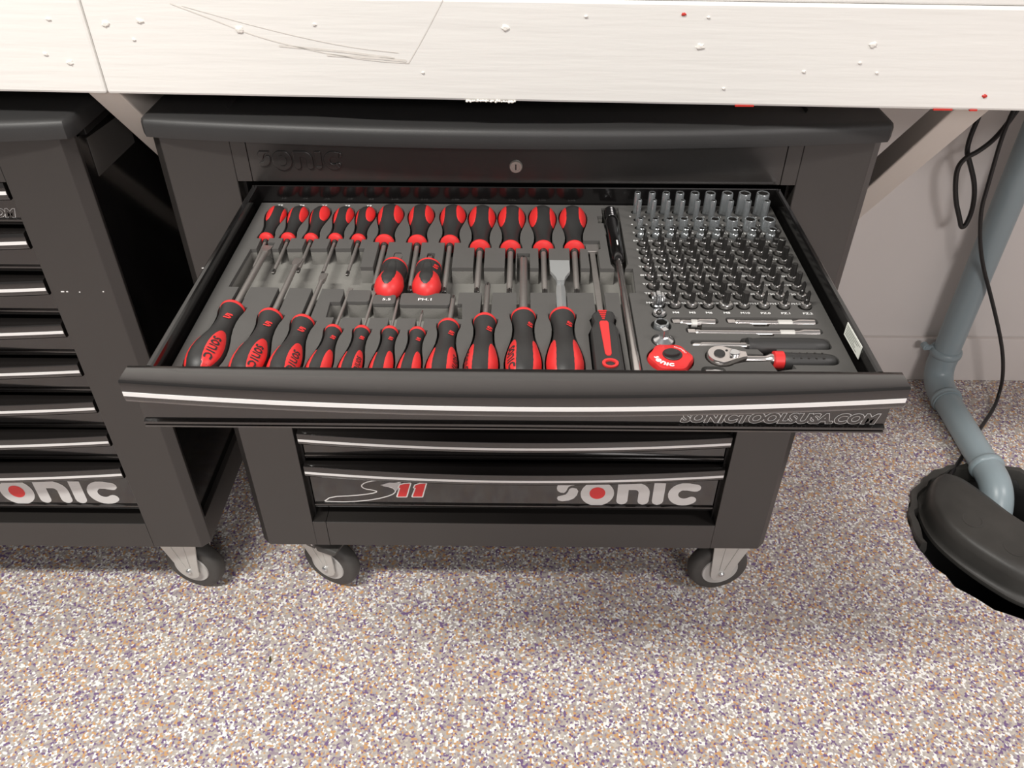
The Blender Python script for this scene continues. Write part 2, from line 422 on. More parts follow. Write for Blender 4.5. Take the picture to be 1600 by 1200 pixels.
def sheet(prof, half, bowf, nx=30):
    # profile list (y, z, bow weight) swept across x
    R = []
    for i in range(nx+1):
        x = -half+2*half*i/nx; bo = -BOW*(1-(x/.3255)**2)
        R.append([(x, y+w*bo*bowf, z) for y, z, w in prof])
    return MB().rings(R)
def build_drawer(t, idx, dy=0.0, logo=False, site=False):
    zt = RAILS[idx]; h = .0610 if idx < 7 else .103
    d = MB()
    R = []
    for x in (-.3235, .3235):
        R.append([(x, .0150, -.020), (x, .0150, -h+.0075), (x, .0120, -h+.0065), (x, .0120, -h+.0040), (x, .0142, -h+.0034), (x, .0142, -h+.0028),
                  (x, .0120, -h+.0022), (x, .0125, -h), (x, .0300, -h), (x, .0300, -.020)])
    d.rings(R)
    root = d.build('drawer', 'front', t, loc=(0, dy, zt))
    yi = .0215 if dy else .0140
    hp = [(yi, -.0005, 0), (yi-.001, 0, 0), (.0020, 0, 1), (.0006, -.0006, 1), (0, -.0020, 1), (.0002, -.0190, 1), (.0016, -.0225, 1), (.0030, -.0238, 1), (.0155, -.0238, 0)]
    sheet(hp, .3255, 1).build('pull_rail', 'front', root, smooth=30)
    sp_ = [(-.0004, -.0112, 1), (-.0004, -.0155, 1), (.001, -.0155, 1), (.001, -.0112, 1)]
    sheet(sp_, .3250, 1).build('silver_stripe', 'stripe', root)
    # runner box behind the front
    if site:
        for off, yy, mn, nm in ((.0011, .0147, 'logooutline', 'web_address_outline'), (.00055, .0144, 'front', 'web_address_lettering')):
            V, F = text_geo('SONICTOOLSUSA.COM', .0150, shear=.25, offset=off)
            V0, _ = text_geo('SONICTOOLSUSA.COM', .0150, shear=.25)
            k = .170/(max(v[0] for v in V0)-min(v[0] for v in V0))
            MB().add([(v[0]*k+.2300, yy, v[1]*1.0-.0472) for v in V], F).build(nm, mn, root)
    if logo:
        H = .0495
        fn = lambda a, c: (.0668+a*H*.2325/(LOGO_W*H)*1.0, .0146, -.0935+c*H)
        a, dd = logo_mesh(fn)
        a.build('brand_lettering', 'logo', root)
        dd.v = [(x, y-.0003, z) for x, y, z in dd.v]; dd.build('red_dot', 'logored', root)
        OUT = [(-.3085,.2402),(-.296,.2514),(-.2578,.2543),(-.2303,.259),(-.2185,.264),(-.2278,.2677),(-.2392,.2699),(-.2452,.2764),(-.2376,.2845),(-.2206,.2894),(-.1956,.2914),(-.1754,.2912),(-.1794,.2867),(-.188,.2835),(-.2136,.279),(-.1954,.274),(-.1888,.2658),(-.197,.2561),(-.225,.2456),(-.2663,.2394),(-.3085,.2402)]
        f2 = lambda dy_: (lambda x, z: (x, .0147-dy_, z-.333))
        sw = MB(); OU = chaikin(OUT, 1)
        for k in range(len(OU)-1): sw.stroke([OU[k], OU[k+1]], .0019, fn=f2(.00002*(k % 5)))
        sw.build('model_swoosh', 'logooutline', root)
        G = [(-.2136,.279),(-.1978,.2851),(-.1796,.2837),(-.1857,.2706),(-.1888,.2658),(-.1954,.274)]
        MB().add([f2(.0001)(*q) for q in G], [tuple(range(6))]).build('swoosh_fill', 'logogrey', root)
        for on in ([(-.1748,.2825),(-.1656,.2834),(-.174,.2535),(-.188,.2533),(-.1818,.2737),(-.1841,.2737),(-.182,.2794)],
                   [(-.1498,.2829),(-.1405,.2837),(-.1484,.2538),(-.1635,.2536),(-.1567,.2741),(-.1596,.274),(-.157,.2797)]):
            dg_ = MB(); oc = on+[on[0]]
            for k in range(7): dg_.stroke([oc[k], oc[k+1]], .0042, fn=f2(.0002+.00002*k))
            dg_.build('digit_outline', 'logooutline', root)
            MB().add([f2(.0006)(*q) for q in on], [tuple(range(7))]).build('model_digit', 'logored', root)
    return root
def build_tray(dr):
    # dr sits at z=.803 and y=-.374 ; tray in its local frame
    y0, y1, xo, zb = .0216, .372, .3110, -.058
    for s_ in (-1, 1):
        R = []
        for y in (y0, y1):
            pr = [(xo, zb), (xo, -.0015), (xo-.0015, 0), (xo-.0048, 0), (xo-.0062, -.0015), (xo-.0062, -.006), (xo-.005, -.006), (xo-.0035, -.004), (xo-.0035, zb)]
            R.append([(s_*a, y, z) for a, z in pr])
        MB().rings(R).build('tray_side', 'gloss', dr)
        MB().box(min(s_*.3112, s_*.3150), max(s_*.3112, s_*.3150), .06, .42, -.045, -.018).build('slide_rail', 'gloss', dr, bevel=.001)
    MB().box(-xo, xo, y1, y1+.003, zb, -.001).build('tray_back', 'gloss', dr)
    MB().box(-xo, xo, y0, y1, zb-.0015, zb).build('tray_bottom', 'gloss', dr)
    x = .3045
    b = MB(); b.prism([(.0971, -.0012), (.0573, -.0005), (.0575, -.0140), (.0975, -.0150)], x-.0006, x-.0001, axes='yz'); b.build('paper_sticker', 'paper', dr)
    b = MB()
    for k in range(5):
        z = -.0032-.0021*k; l = (.034, .03, .022, .026, .030)[k]
        b.add([(x-.0007, .0950, z), (x-.0007, .0950-l, z), (x-.0007, .0950-l, z-.0006), (x-.0007, .0950, z-.0006)], [(0, 1, 2, 3)])
    b.build('sticker_print', 'blackprint', dr)

def caster_mesh():
    r = {}
    w = MB(); w.lathe([(.030, -.014), (.046, -.0145), (.051, -.012), (.0535, -.006), (.0540, 0), (.0535, .006), (.051, .012), (.046, .0145), (.030, .014)], 'y', n=40)
    r['w'] = w
    h = MB(); h.lathe([(.006, -.0175), (.020, -.0165), (.026, -.0150), (.0325, -.0162), (.0335, -.0140), (.0335, .0140), (.0325, .0162), (.006, .0175)], 'y', n=32)
    r['h'] = h
    return r
def build_caster(t, x, y, yaw, off, brake, tl=-.066, tr=.018):
    off = (tl+tr)/2
    c = caster_mesh(); zc = .054
    br = MB()
    for s_ in (-1, 1):
        y0, y1 = s_*.0195, s_*.0225
        poly = [(tl, .0945), (tr, .0945)]
        for i in range(9):
            a = math.radians(10-190*i/8); poly.append((.0195*math.cos(a), .0195*math.sin(a)))
        br.prism(poly, min(y0, y1), max(y0, y1), axes='xz')
        # pressed ribs
        for k in (.3, .7):
            br.prism([(tl+(tr-tl)*k-.0012, .0945), (tl+(tr-tl)*k+.0012, .0945), (-.012+.024*k+.001, .010), (-.012+.024*k-.001, .010)], min(y1, y1+s_*.0012), max(y1, y1+s_*.0012), axes='xz')
    br.box(tl, tr, -.0225, .0225, .0925, .0960)
    root = br.build('caster', 'zinc', t, loc=(x, y, zc), rot=(0, 0, yaw), bevel=.0008)
    c['w'].build('tyre', 'tyre', root, smooth=50); c['h'].build('wheel_hub', 'hub', root, smooth=30)
    MB().lathe([(0, -.0275), (.003, -.0275), (.0052, -.0255), (.0055, -.0222), (.0055, .0222), (.0052, .0255), (0, .0275)], 'y', n=12).build('axle_bolt', 'chrome', root, smooth=40)
    MB().box(off-.042, off+.042, -.036, .036, .0945, .0962).build('mount_plate', 'zinc', root, bevel=.0008)
    if brake:
        b = MB(); b.prism([(-.034, .094), (-.032, .064), (-.027, .057), (-.008, .0555), (-.006, .094)], -.0290, -.0230, axes='xz')
        b.build('brake_bracket', 'greyplate', root, bevel=.0008)
        b = MB(); b.prism([(-.003, .074), (.042, .074), (.036, .0605), (.000, .0580)], -.034, .020, axes='xz'); b.build('brake_pedal', 'tyre', root, bevel=.003)
        for q in ((-.026, .0615), (-.012, .066)):
            MB().lathe([(0, -.0308), (.0022, -.0304), (.0024, -.0288), (0, -.0288)], 'y', (q[0], 0, q[1]), n=10).build('rivet', 'chrome', root)
    return root
def build_trolley(x0, y0, label, group, opened):
    t = thing('tool_trolley', label, 'tool trolley', (x0, y0, 0), 0, group)
    for s_ in (-1, 1):
        b = MB(); P = [(OPX, 0), (.4100, 0), (HW, .0125), (HW, .018), (.400, .022), (.400, .040), (OPX, .040)]
        b.prism([(s_*p[0], p[1]) for p in P], ZB, ZT); b.build('corner_post', 'body', t, bevel=.0012)
        b = MB(); P = [(.38, .46), (HW, .46), (HW, .495), (.41, .50), (.38, .50)]
        b.prism([(s_*p[0], p[1]) for p in P], ZB, ZT); b.build('rear_post', 'body', t, bevel=.001)
        a, c = sorted((s_*.400, s_*HW))
        MB().box(a, c, .018, .46, ZB, .206).build('side_rail', 'body', t, bevel=.001)
        MB().box(a, c, .040, .46, .846, ZT).build('side_rail', 'dark', t, bevel=.001)
        a, c = sorted((s_*.410, s_*.414))
        MB().box(a, c, .022, .46, .206, .846).build('side_panel', 'gloss', t)  # near-black colour carries the shade of the recessed side
        a, c = sorted((s_*.4142, s_*.4190)) 
        MB().box(a, c, .255, .262, .206, .835).build('panel_crease', 'gloss', t, bevel=.002)
    MB().box(-.3118, .3118, 0, .030, .8035, ZT).build('top_rail', 'body', t, bevel=.0007)
    for s_ in (-1, 1):
        a, c = sorted((s_*.3124, s_*OPX)); MB().box(a, c, 0, .030, .8035, ZT).build('rail_end', 'body', t, bevel=.0005)
    MB().box(-.3077, OPX, 0, .035, ZB, .2065).build('bottom_rail', 'body', t, bevel=.0007)
    MB().box(-OPX, -.3083, 0, .035, ZB, .2065).build('rail_end', 'body', t, bevel=.0005)
    MB().box(-.41, .41, .486, .498, ZB, ZT).build('back_panel', 'dark', t)
    MB().box(-.40, .40, .035, .486, ZB+.001, ZB+.006).build('bottom_panel', 'dark', t)
    MB().box(-.41, .41, .03, .486, .845, .8565).build('top_panel', 'dark', t)
    for s_ in (-1, 1):
        a, c = sorted((s_*.3265, s_*OPX)); MB().box(a, c, .018, .46, .2065, .8035).build('runner_wall', 'dark', t)
    build_lid(t)
    H = .0220
    a, d = logo_mesh(lambda u, v: (-.3015+u*.0995/LOGO_W, -.0002, .8195+v*H))
    e = a.build('embossed_lettering', 'body', t); sm = e.modifiers.new('thick', 'SOLIDIFY'); sm.thickness = .0030; sm.offset = 0
    bv = e.modifiers.new('bevel', 'BEVEL'); bv.width = .0007; bv.segments = 2
    e2 = d.build('embossed_dot', 'body', t); sm = e2.modifiers.new('thick', 'SOLIDIFY'); sm.thickness = .0050; sm.offset = 0
    lk = MB().lathe([(0, -.0020), (.0045, -.0020), (.0048, -.0026), (.0068, -.0026), (.0078, -.0012), (.0080, .001)], 'y', (0, 0, 0), n=24).build('lock', 'brass', t, smooth=30, loc=(-.0004, 0, .8245))
    MB().box(-.0007, .0007, -.0028, -.0019, -.0033, .0033).build('keyhole', 'blackprint', lk)
    for i in range(8):
        if i == 0 and opened:
            dr = build_drawer(t, 0, -.382, site=True); build_tray(dr)
        else:
            build_drawer(t, i, 0, logo=(i == 7), site=(i == 0))
    return t
main = build_trolley(0, 0, 'black tool trolley with its top drawer pulled open full of tools', 'tool trolleys under the bench', True)
build_caster(main, -.326, .048, math.radians(-24), -.028, True)
build_caster(main, .366, .046, math.radians(9), .008, False, -.026, .054)
build_caster(main, -.34, .44, math.radians(20), -.02, False); build_caster(main, .34, .44, math.radians(-15), .02, False)
left = build_trolley(-.932, -.008, 'black tool trolley at the left edge with all drawers shut', 'tool trolleys under the bench', False)
build_caster(left, .362, .048, math.radians(-14), -.020, False, -.060, .034)
build_caster(left, -.34, .046, math.radians(-10), -.02, False)
build_caster(left, -.34, .44, math.radians(20), -.02, False); build_caster(left, .34, .44, math.radians(-15), .02, False)
MB().prism([(.052, .8374), (.170, .828), (.168, .785), (.052, .7885)], .4142, .4150, axes='yz').build('side_plate', 'greyplate', left)
# paint chips on the shut trolley's right post
for (x, z, w) in ((.346, .6525, .004), (.352, .6525, .002), (.368, .652, .0015), (.399, .653, .0015)):
    MB().box(x-w/2, x+w/2, -.0008, .0002, z-.0006, z+.0006).build('paint_chip', 'stripe', left)
MB().box(-.4005, -.3945, -.0008, .0002, .684, .6852).build('paint_chip', 'stripe', main)

# ------------------------------------------------------------------ foam inlay with cut-outs
ZF, ZBASE = .782, .7622
CUT = []                                   # 2D cut polygons
TOPROW = [  # x butt, y butt, x collar, y collar, x tip, y tip, half width
 (-.2788,-.0239,-.2771,-.0959,-.2749,-.1652,.0111),(-.2531,-.0235,-.2529,-.0955,-.2486,-.1687,.0111),(-.2267,-.0231,-.2271,-.0966,-.2259,-.1657,.0111),
 (-.1993,-.0243,-.2001,-.0961,-.1964,-.1730,.0111),(-.1737,-.0239,-.1743,-.0972,-.1714,-.1714,.0111),(-.1454,-.0215,-.1445,-.1026,-.1410,-.1985,.0145),
 (-.1099,-.0215,-.1083,-.1030,-.1057,-.2016,.0145),(-.0728,-.0215,-.0723,-.1029,-.0703,-.2035,.0145),(-.0389,-.0225,-.0387,-.1138,-.0371,-.2042,.0152),
 (-.0045,-.0225,-.0051,-.1143,-.0042,-.2049,.0152),(.0310,-.0225,.0306,-.1141,.0299,-.2056,.0152),(.0665,-.0225,.0645,-.1136,.0627,-.2051,.0152)]
BOTROW = [  # x collar, y collar, x tip, y tip, half width, shaft radius, kind
 (-.2742,-.2416,-.2701,-.1132,.0164,.0034,'flat'),(-.2340,-.2543,-.2313,-.1405,.0158,.0030,'flat'),(-.2010,-.2636,-.1982,-.1705,.0148,.0024,'flat'),
 (-.1699,-.2760,-.1663,-.1989,.0109,.0016,'flat'),(-.1430,-.2766,-.1407,-.1960,.0104,.0015,'flat'),(-.1165,-.2773,-.1157,-.2150,.0104,.0014,'cross'),
 (-.0908,-.2780,-.0896,-.2388,.0103,.0013,'cross'),(-.0624,-.2670,-.0611,-.2117,.0137,.0024,'cross'),(-.0283,-.2584,-.0276,-.1869,.0149,.0028,'cross'),
 (.0085,-.2497,.0088,-.1326,.0160,.0042,'cross'),(.0460,-.2491,.0468,-.1470,.0166,.0030,'scraper')]
# handle radius along t (0 at the collar face, 1 at the butt)
HPROF = [(.012,.72),(.035,.71),(.07,.66),(.13,.58),(.22,.545),(.33,.585),(.42,.68),(.52,.82),(.62,.94),(.72,1.0),(.80,.985),(.87,.90),(.93,.74),(.97,.50),(.995,.22),(1.0,0)]
def hrad(t, hw, prof=None):
    P = prof or HPROF
    if t <= P[0][0]: return P[0][1]*hw
    for (a, ra), (b, rb) in zip(P, P[1:]):
        if t <= b: return (ra+(rb-ra)*(t-a)/(b-a))*hw
    return 0
def outline2d(hw, L, grow, prof=None):
    P = prof or HPROF
    pts = [(0, .74*hw)]+[(t, r*hw) for t, r in P]
    R = [(r+grow, t*L+(grow if t > .9 else 0)) for t, r in pts if r > 0] 
    R[0] = (R[0][0], -.0035)
    return R + [(-r, y) for r, y in reversed(R)]
def place(poly, x, y, ang):
    c, s_ = math.cos(ang), math.sin(ang)
    return [(x+a*c-b*s_, y+a*s_+b*c) for a, b in poly]
SPECS = []
for i, (xb, yb, xc, yc, xt, yt, hw) in enumerate(TOPROW):
    ang = math.atan2(-(xb-xc), yb-yc); L = math.hypot(xb-xc, yb-yc); S = math.hypot(xt-xc, yt-yc)
    SPECS.append(dict(row='t', i=i, x=xc, y=yc, ang=ang, L=L, S=S, hw=hw, sr=.0019 if i < 5 else (.0027 if i < 8 else .0031), kind='torx'))
for i, (xc, yc, xt, yt, hw, sr, kind) in enumerate(BOTROW):
    ang = math.atan2(-(xc-xt), yc-yt); L = {True: .105, False: .078}[hw > .012]
    L = min(L, yc+.3565); S = math.hypot(xt-xc, yt-yc)
    SPECS.append(dict(row='b', i=i, x=xc, y=yc, ang=ang, L=L, S=S, hw=hw, sr=sr, kind=kind))
for s_ in SPECS:
    CUT.append(place(outline2d(s_['hw'], s_['L'], .0017), s_['x'], s_['y'], s_['ang']))
    w = s_['sr']+.0027
    top = -s_['S']-(.004 if s_['row'] == 'b' else .001)
    CUT.append(place([(-w, .002), (w, .002), (w, top), (-w, top)], s_['x'], s_['y'], s_['ang']))
STUBPROF = [(.02,.88),(.06,.90),(.14,.86),(.28,.80),(.38,.83),(.50,.92),(.62,1.0),(.74,.98),(.85,.84),(.93,.62),(.98,.32),(1.0,0)]
STUBS = [(-.1262, -.1610, -.1283, -.2160, .0148), (-.0905, -.1615, -.0890, -.2150, .0148)]
for xc, yc, xb, yb, hw in STUBS:
    ang = math.atan2(-(xb-xc), yb-yc); L = math.hypot(xb-xc, yb-yc)
    CUT.append(place(outline2d(hw, L, .0011, STUBPROF), xc, yc, ang))
    CUT.append(roundrect(xc-.0042, xc+.0042, yc-.005, yc+.0325, .003))
RECA = [(-.2871,-.1234),(-.1640,-.1205),(-.1624,-.1600),(.1235,-.1590),(.1215,-.2066),(-.0587,-.2085),(-.0587,-.2080),(-.1726,-.2038),(-.2895,-.2007)]
RECB = [(-.1726,-.2000),(-.0587,-.2040),(-.0574,-.2292),(-.0518,-.2291),(-.0502,-.2560),(-.1810,-.2546),(-.1818,-.2276),(-.1698,-.2274)]
CUT += [RECA, RECB]
# scraper blade, hooked file, pick-up tool
CUT.append([(.0355,-.172),(.0355,-.143),(.0580,-.143),(.0580,-.172)])
CUT.append([(.0750,-.0990),(.0930,-.0990),(.0930,-.1170),(.0895,-.1200),(.0895,-.2520),(.0785,-.2520),(.0785,-.1210),(.0750,-.1170)])
FILEH = [(.0760,-.2485),(.0950,-.2485),(.0975,-.2560),(.0950,-.2680),(.0985,-.2800),(.0985,-.3550),(.0690,-.3550),(.0690,-.2800),(.0730,-.2680),(.0715,-.2560)]
CUT.append(FILEH)
CUT.append([(.1005,-.0200),(.1210,-.0180),(.1195,-.1500),(.1150,-.1600),(.1135,-.3560),(.1025,-.3560),(.1045,-.1600),(.1010,-.1500)])
CUT.append([(.0945,-.0400),(.1030,-.0400),(.1030,-.0580),(.0945,-.0580)])
# ratchet corner
CUT.append(roundrect(.1490, .1948, -.2605, -.2500, .004)); CUT.append(roundrect(.2020, .2900, -.2600, -.2490, .004))
CUT.append(roundrect(.1612, .2898, -.2765, -.2660, .004)); CUT.append([(.1640,-.2590),(.1790,-.2590),(.1770,-.2680),(.1650,-.2680)])
CUT.append([(.2250,-.2580),(.2430,-.2580),(.2410,-.2640),(.2270,-.2640)]); CUT.append([(.2270,-.2740),(.2440,-.2740),(.2420,-.2800),(.2290,-.2800)])
CUT.append(roundrect(.1625, .2140, -.2965, -.2870, .004)); CUT.append(roundrect(.2090, .2910, -.3010, -.2835, .005))
CUT.append([(.2205,-.2980),(.2400,-.2980),(.2370,-.3120),(.2270,-.3120)])
CUT.append(circle(.1860, -.3140, .0142, 26)); CUT.append([(.186,-.3270),(.186,-.3010),(.2060,-.3075),(.2330,-.3090),(.2330,-.3190),(.2060,-.3205)])
CUT.append(roundrect(.2290, .2915, -.3245, -.3075, .0075)); CUT.append([(.2290,-.3200),(.2470,-.3200),(.2500,-.3300),(.2320,-.3340)])
CUT.append(roundrect(.1650, .1870, -.3480, -.3275, .006)); CUT.append(circle(.1401, -.3175, .0212, 30))
# bit and socket holes
COLS = [.1405,.1572,.1733,.1893,.2065,.2243,.2440,.2638,.2848]
ROWS = [-.0300,-.0494,-.0690,-.0877,-.1067,-.1251,-.1429,-.1602,-.1775,-.1950,-.2125,-.2295]
R1 = [.0036,.0040,.0044,.0048,.0053,.0060,.0065,.0070,.0075]
R2 = [.0027,.0028,.0029,.0030,.0031,.0033,.0034,.0036,.0039]
R3 = [.0034,.0040,.0044,.0048,.0053,.0056,.0064,.0068,.0076]
R4 = [.0036,.0037,.0038,.0039,.0040,.0042,.0044,.0046,.0048]
def sleeve_r(r, c): return .0054 if not (r == 11 and c == 4) else .0072
for r, y in enumerate(ROWS):
    for c, x in enumerate(COLS):
        if r == 11 and c == 0: continue
        rad = (R1[c], R2[c], R3[c], max(R4[c]+.0012, .005))[r] if r < 4 else sleeve_r(r, c)
        CUT.append(circle(x-.0006, y, rad+.0014, 16))
CUT.append(circle(.1401, -.2290, .0075, 18)); CUT.append(circle(.1396, -.2450, .0072, 18)); CUT.append(circle(.1390, -.2645, .0098, 20)); CUT.append(circle(.1377, -.2885, .0112, 22))

foam = thing('foam_inlay', 'dark grey foam inlay with tool-shaped cut-outs lining the open drawer', 'foam inlay', (0, 0, 0))
MB().box(-.3025, .3025, -.3590, -.0125, .7456, ZBASE).build('base_sheet', 'foambase', foam)
plate = MB().box(-.3025, .3025, -.3590, -.0125, ZBASE+.0001, ZF).build('top_sheet', 'foam', foam)
cutcol = bpy.data.collections.new('cutters')
for i, poly in enumerate(CUT):
    b = MB(); b.prism(poly, ZBASE-.003, ZF+.004)
    me = bpy.data.meshes.new('cutter'); me.from_pydata(b.v, [], b.f); me.update()
    bm = bmesh.new(); bm.from_mesh(me); bmesh.ops.recalc_face_normals(bm, faces=bm.faces[:]); bm.to_mesh(me); bm.free()
    o = bpy.data.objects.new('cutter', me); cutcol.objects.link(o)
scene.collection.children.link(cutcol)
bo = plate.modifiers.new('cut', 'BOOLEAN'); bo.operation = 'DIFFERENCE'; bo.operand_type = 'COLLECTION'; bo.collection = cutcol; bo.solver = 'EXACT'
dg = bpy.context.evaluated_depsgraph_get(); dg.update()
newme = bpy.data.meshes.new_from_object(plate.evaluated_get(dg))
plate.modifiers.clear(); plate.data = newme
ZMID = ZF-.0045
lower = newme.copy(); lower.materials.clear(); lower.materials.append(M['foambase'])
for v in lower.vertices:
    if v.co.z > ZF-.005: v.co.z = ZMID-.0001
for v in newme.vertices:
    if v.co.z < ZF-.005: v.co.z = ZMID
link('lower_sheet', lower, None, foam)
for o in list(cutcol.objects): bpy.data.objects.remove(o)
bpy.data.collections.remove(cutcol)
bv = plate.modifiers.new('bevel', 'BEVEL'); bv.width = .0006; bv.segments = 1; bv.limit_method = 'ANGLE'; bv.angle_limit = math.radians(60)
for poly in (roundrect(-.1665,-.1440,-.2260,-.2050,.003), roundrect(-.1405,-.1182,-.2298,-.2135,.003), roundrect(-.1135,-.0640,-.2312,-.2100,.003)):
    MB().prism(poly, ZMID, ZF).build('foam_block', 'foam', foam, bevel=.0006); MB().prism(poly, ZBASE, ZMID-.0001).build('block_foot', 'foambase', foam)
def foam_print(txt, x, y, size=.0050, sx=1.25):
    V, F = text_geo(txt, size, sx=sx, offset=.00008)
    MB().add([(x+v[0], y+v[1], ZF+.0003) for v in V], F).build('size_print', 'print', foam)
for tx, (xb, yb, *_) in zip(['T5','T6','T7','T8','T9','T10','T15','T20','T25','T27','T30','T40'], TOPROW):
    foam_print(tx, xb, -.0192, .0046)
foam_print('5.5', -.1268, -.2225, .0058); foam_print('PH.1', -.0885, -.2222, .0062)
LAB = [['5','6','7','8','9','10','11','12','13'], ['4','5','5.5','6','7','8','9','10','11'], ['5','6','7','8','9','10','11','12','13'],
       ['E4','E5','E6','E7','E8','E10','E11','E12','E14'], ['2','2.5','3','4','5','5.5','6','7','8'], ['2','2.5','3','4','5','6','7','8','10'],
       ['T6','T7','T8','T9','T10','T15','T20','T25','T27'], ['8H','10H','15H','20H','25H','27H','30H','40H','45H'], ['T7','T8','T9','T10','T15','T20','T25','T27','T30'],
       ['T8','T9','T10','T10','T15','T15','T20','T30','T30'], ['M4','M5','M5','M6','M8','M8','PH.0','PH.1','PH.2'], ['','M4','M5','M6','M8','M10','PZ.0','PZ.1','PZ.2']]
for r in range(12):
    for c in range(9):
        if LAB[r][c]: foam_print(LAB[r][c], COLS[c]-(.0078 if r < 11 else .001), ROWS[r]-(.0125 if r > 3 else .0115), .0043, 1.2)

# ------------------------------------------------------------------ screwdrivers
def surf(t, phi, hw, L, lift=0, prof=None):
    r = hrad(t, hw, prof)+lift
    return (r*math.sin(phi), t*L, r*math.cos(phi))
_hc = {}
def oval_patch(phi0, hphi, t0, t1, hw, L, prof=None, lift=.0005, n=14, mflat=0):
    b = MB(); R = []
    for k in range(n+1):
        s_ = -1+2*k/n; t = (t0+t1)/2+s_*(t1-t0)/2
        w = hphi*max(.02, (1-abs(s_)**2.4))**.5
        R.append([surf(t, phi0+w*q/4, hw, L, lift if abs(q) < 4 and 0 < k < n else -.0003, prof) for q in range(-4, 5)])
    b.rings(R, cap0=False, cap1=False, closed=False); return b
def torx_tip(b, r, y0, y1):
    n = 24; R = []
    for y, k in ((y0, .85), (y1+.0006, .85), (y1, .5)):
        R.append([(r*k*(1+.16*math.cos(6*2*math.pi*i/n))*math.sin(2*math.pi*i/n), y, r*k*(1+.16*math.cos(6*2*math.pi*i/n))*math.cos(2*math.pi*i/n)) for i in range(n)])
    b.rings(R)
def screwdriver(name, label, group, x, y, z, ang, L, S, hw, sr, kind, twist, prof=None, inl=(.50, .955, .62), angs=(-62, 62), script=None, smark=True, stub=False):
    t = thing(name, label, 'screwdriver', (x, y, z), ang, group)
    key = (round(L, 3), round(hw, 4), prof is None)
    P = prof or HPROF
    if key not in _hc:
        b = MB(); b.lathe([(.001, .004)]+[(r*hw, tt*L) for tt, r in P], 'y', n=32)
        o = b.build('handle', 'red' if stub else 'rubber', t, smooth=50); _hc[key] = o.data
    else:
        link('handle', _hc[key], None, t)
    if stub:
        MB().lathe([(.001, .003)]+[(hrad(q/20, hw, prof)+.0004, q/20*L) for q in range(1, 9)]+[(hrad(.43, hw, prof)-.0008, .43*L)], 'y', n=32).build('neck', 'rubber', t, smooth=50)
        for a in (0, 120, 240):
            oval_patch(math.radians(a), .56, .06, .90, hw, L, prof, lift=.0007).build('grip_tongue', 'rubber', t, smooth=60)
    c0 = P[0][1]
    MB().lathe([(sr, -.0042), (.45*hw, -.0038), (c0*.97*hw, -.0022), (c0*1.04*hw, -.0006), (c0*1.05*hw, .0008), (c0*1.0*hw, .0022), (.4*hw, .0022)], 'y', n=32).build('collar', 'red', t, smooth=40)
    b = MB()
    if kind == 'torx':
        b.lathe([(sr, .002), (sr, -S+.012), (sr*.8, -S+.009), (sr*.8, -S+.0065)], 'y', n=14)
    elif kind == 'scraper':
        b.lathe([(.0046, .002), (.0046, -.040), (.0040, -.055), (.0034, -.062)], 'y', n=4, mod=lambda k, a: 1.1)
    elif kind == 'cross':
        b.lathe([(sr, .002), (sr, -S+.007), (sr*.35, -S)], 'y', n=14)
    else:
        b.lathe([(sr, .002), (sr, -S+.016)], 'y', n=14)
    b.build('shaft', 'steel' if kind != 'scraper' else 'bladegrey', t, smooth=35)
    MB().lathe([(sr+.0006, -.0085), (sr+.0012, -.0075), (sr+.0014, -.003), (sr, -.001)], 'y', n=14).build('ferrule', 'darksteel', t, smooth=35)
    b = MB()
    if kind == 'torx': torx_tip(b, sr*1.05, -S+.0070, -S); b.build('tip', 'darksteel', t, smooth=35)
    elif kind == 'flat':
        R = []
        for yy, w, h in ((-S+.0165, sr, sr), (-S+.011, sr*1.45, sr*.75), (-S, sr*1.55, sr*.22)):
            R.append([(-w, yy, -h), (w, yy, -h), (w, yy, h), (-w, yy, h)])
        b.rings(R); b.build('tip', 'steel', t)
    elif kind == 'cross':
        for k in range(2):
            R = []
            for yy, w in ((-S+.008, sr*1.02), (-S+.0045, sr*.95), (-S-.0003, sr*.3)):
                q = sr*.28
                pr = [(-w, yy, -q), (w, yy, -q), (w, yy, q), (-w, yy, q)]
                if k: pr = [(-p[2], p[1], p[0]) for p in pr]
                R.append(pr)
            b.rings(R)
        b.build('tip', 'darksteel', t)
    elif kind == 'scraper':
        R = []
        for yy, w, h in ((-.058, .0036, .0028), (-.066, .0050, .0022), (-.078, .0102, .0016), (-.1020, .0105, .0006)):
            R.append([(-w, yy, -h+.004), (w, yy, -h+.004), (w, yy, h+.004), (-w, yy, h+.004)])
        b.rings(R); b.build('blade', 'bladegrey', t)
    for a in angs:
        oval_patch(math.radians(a+twist), inl[2], inl[0], inl[1], hw, L, prof).build('grip_inlay', 'red', t, smooth=60)
    if script is not None:
        phi0 = math.radians(script[0]+twist); H = script[1]; t0 = script[2]; sg = script[3]
        LL = H*LOGO_W*.95
        def fn(u, v):
            tt = t0+u*H*.95/L; r = max(hrad(tt, hw, prof), .004)
            return surf(min(tt, .985), phi0+sg*(v-.5)*H*1.15/r, hw, L, .0009, prof)
        MBk = MB()
        for st in ([(.62, .86), (.25, .86), (.10, .72), (.20, .55), (.48, .46), (.60, .28), (.45, .13), (.08, .13)],
                   [(1.36+.42*math.cos(2*math.pi*i/16), .5+.40*math.sin(2*math.pi*i/16)) for i in range(17)],
                   [(2.12, .08), (2.12, .88), (2.66, .88), (2.86, .66), (2.86, .08)], [(3.34, .08), (3.34, .9)],
                   [(4.55, .84), (4.15, .88), (3.88, .70), (3.84, .45), (4.0, .2), (4.3, .12), (4.55, .18)]):
            MBk.stroke(st, .23, fn=fn)
        MBk.build('grip_lettering', 'blackprint', t)
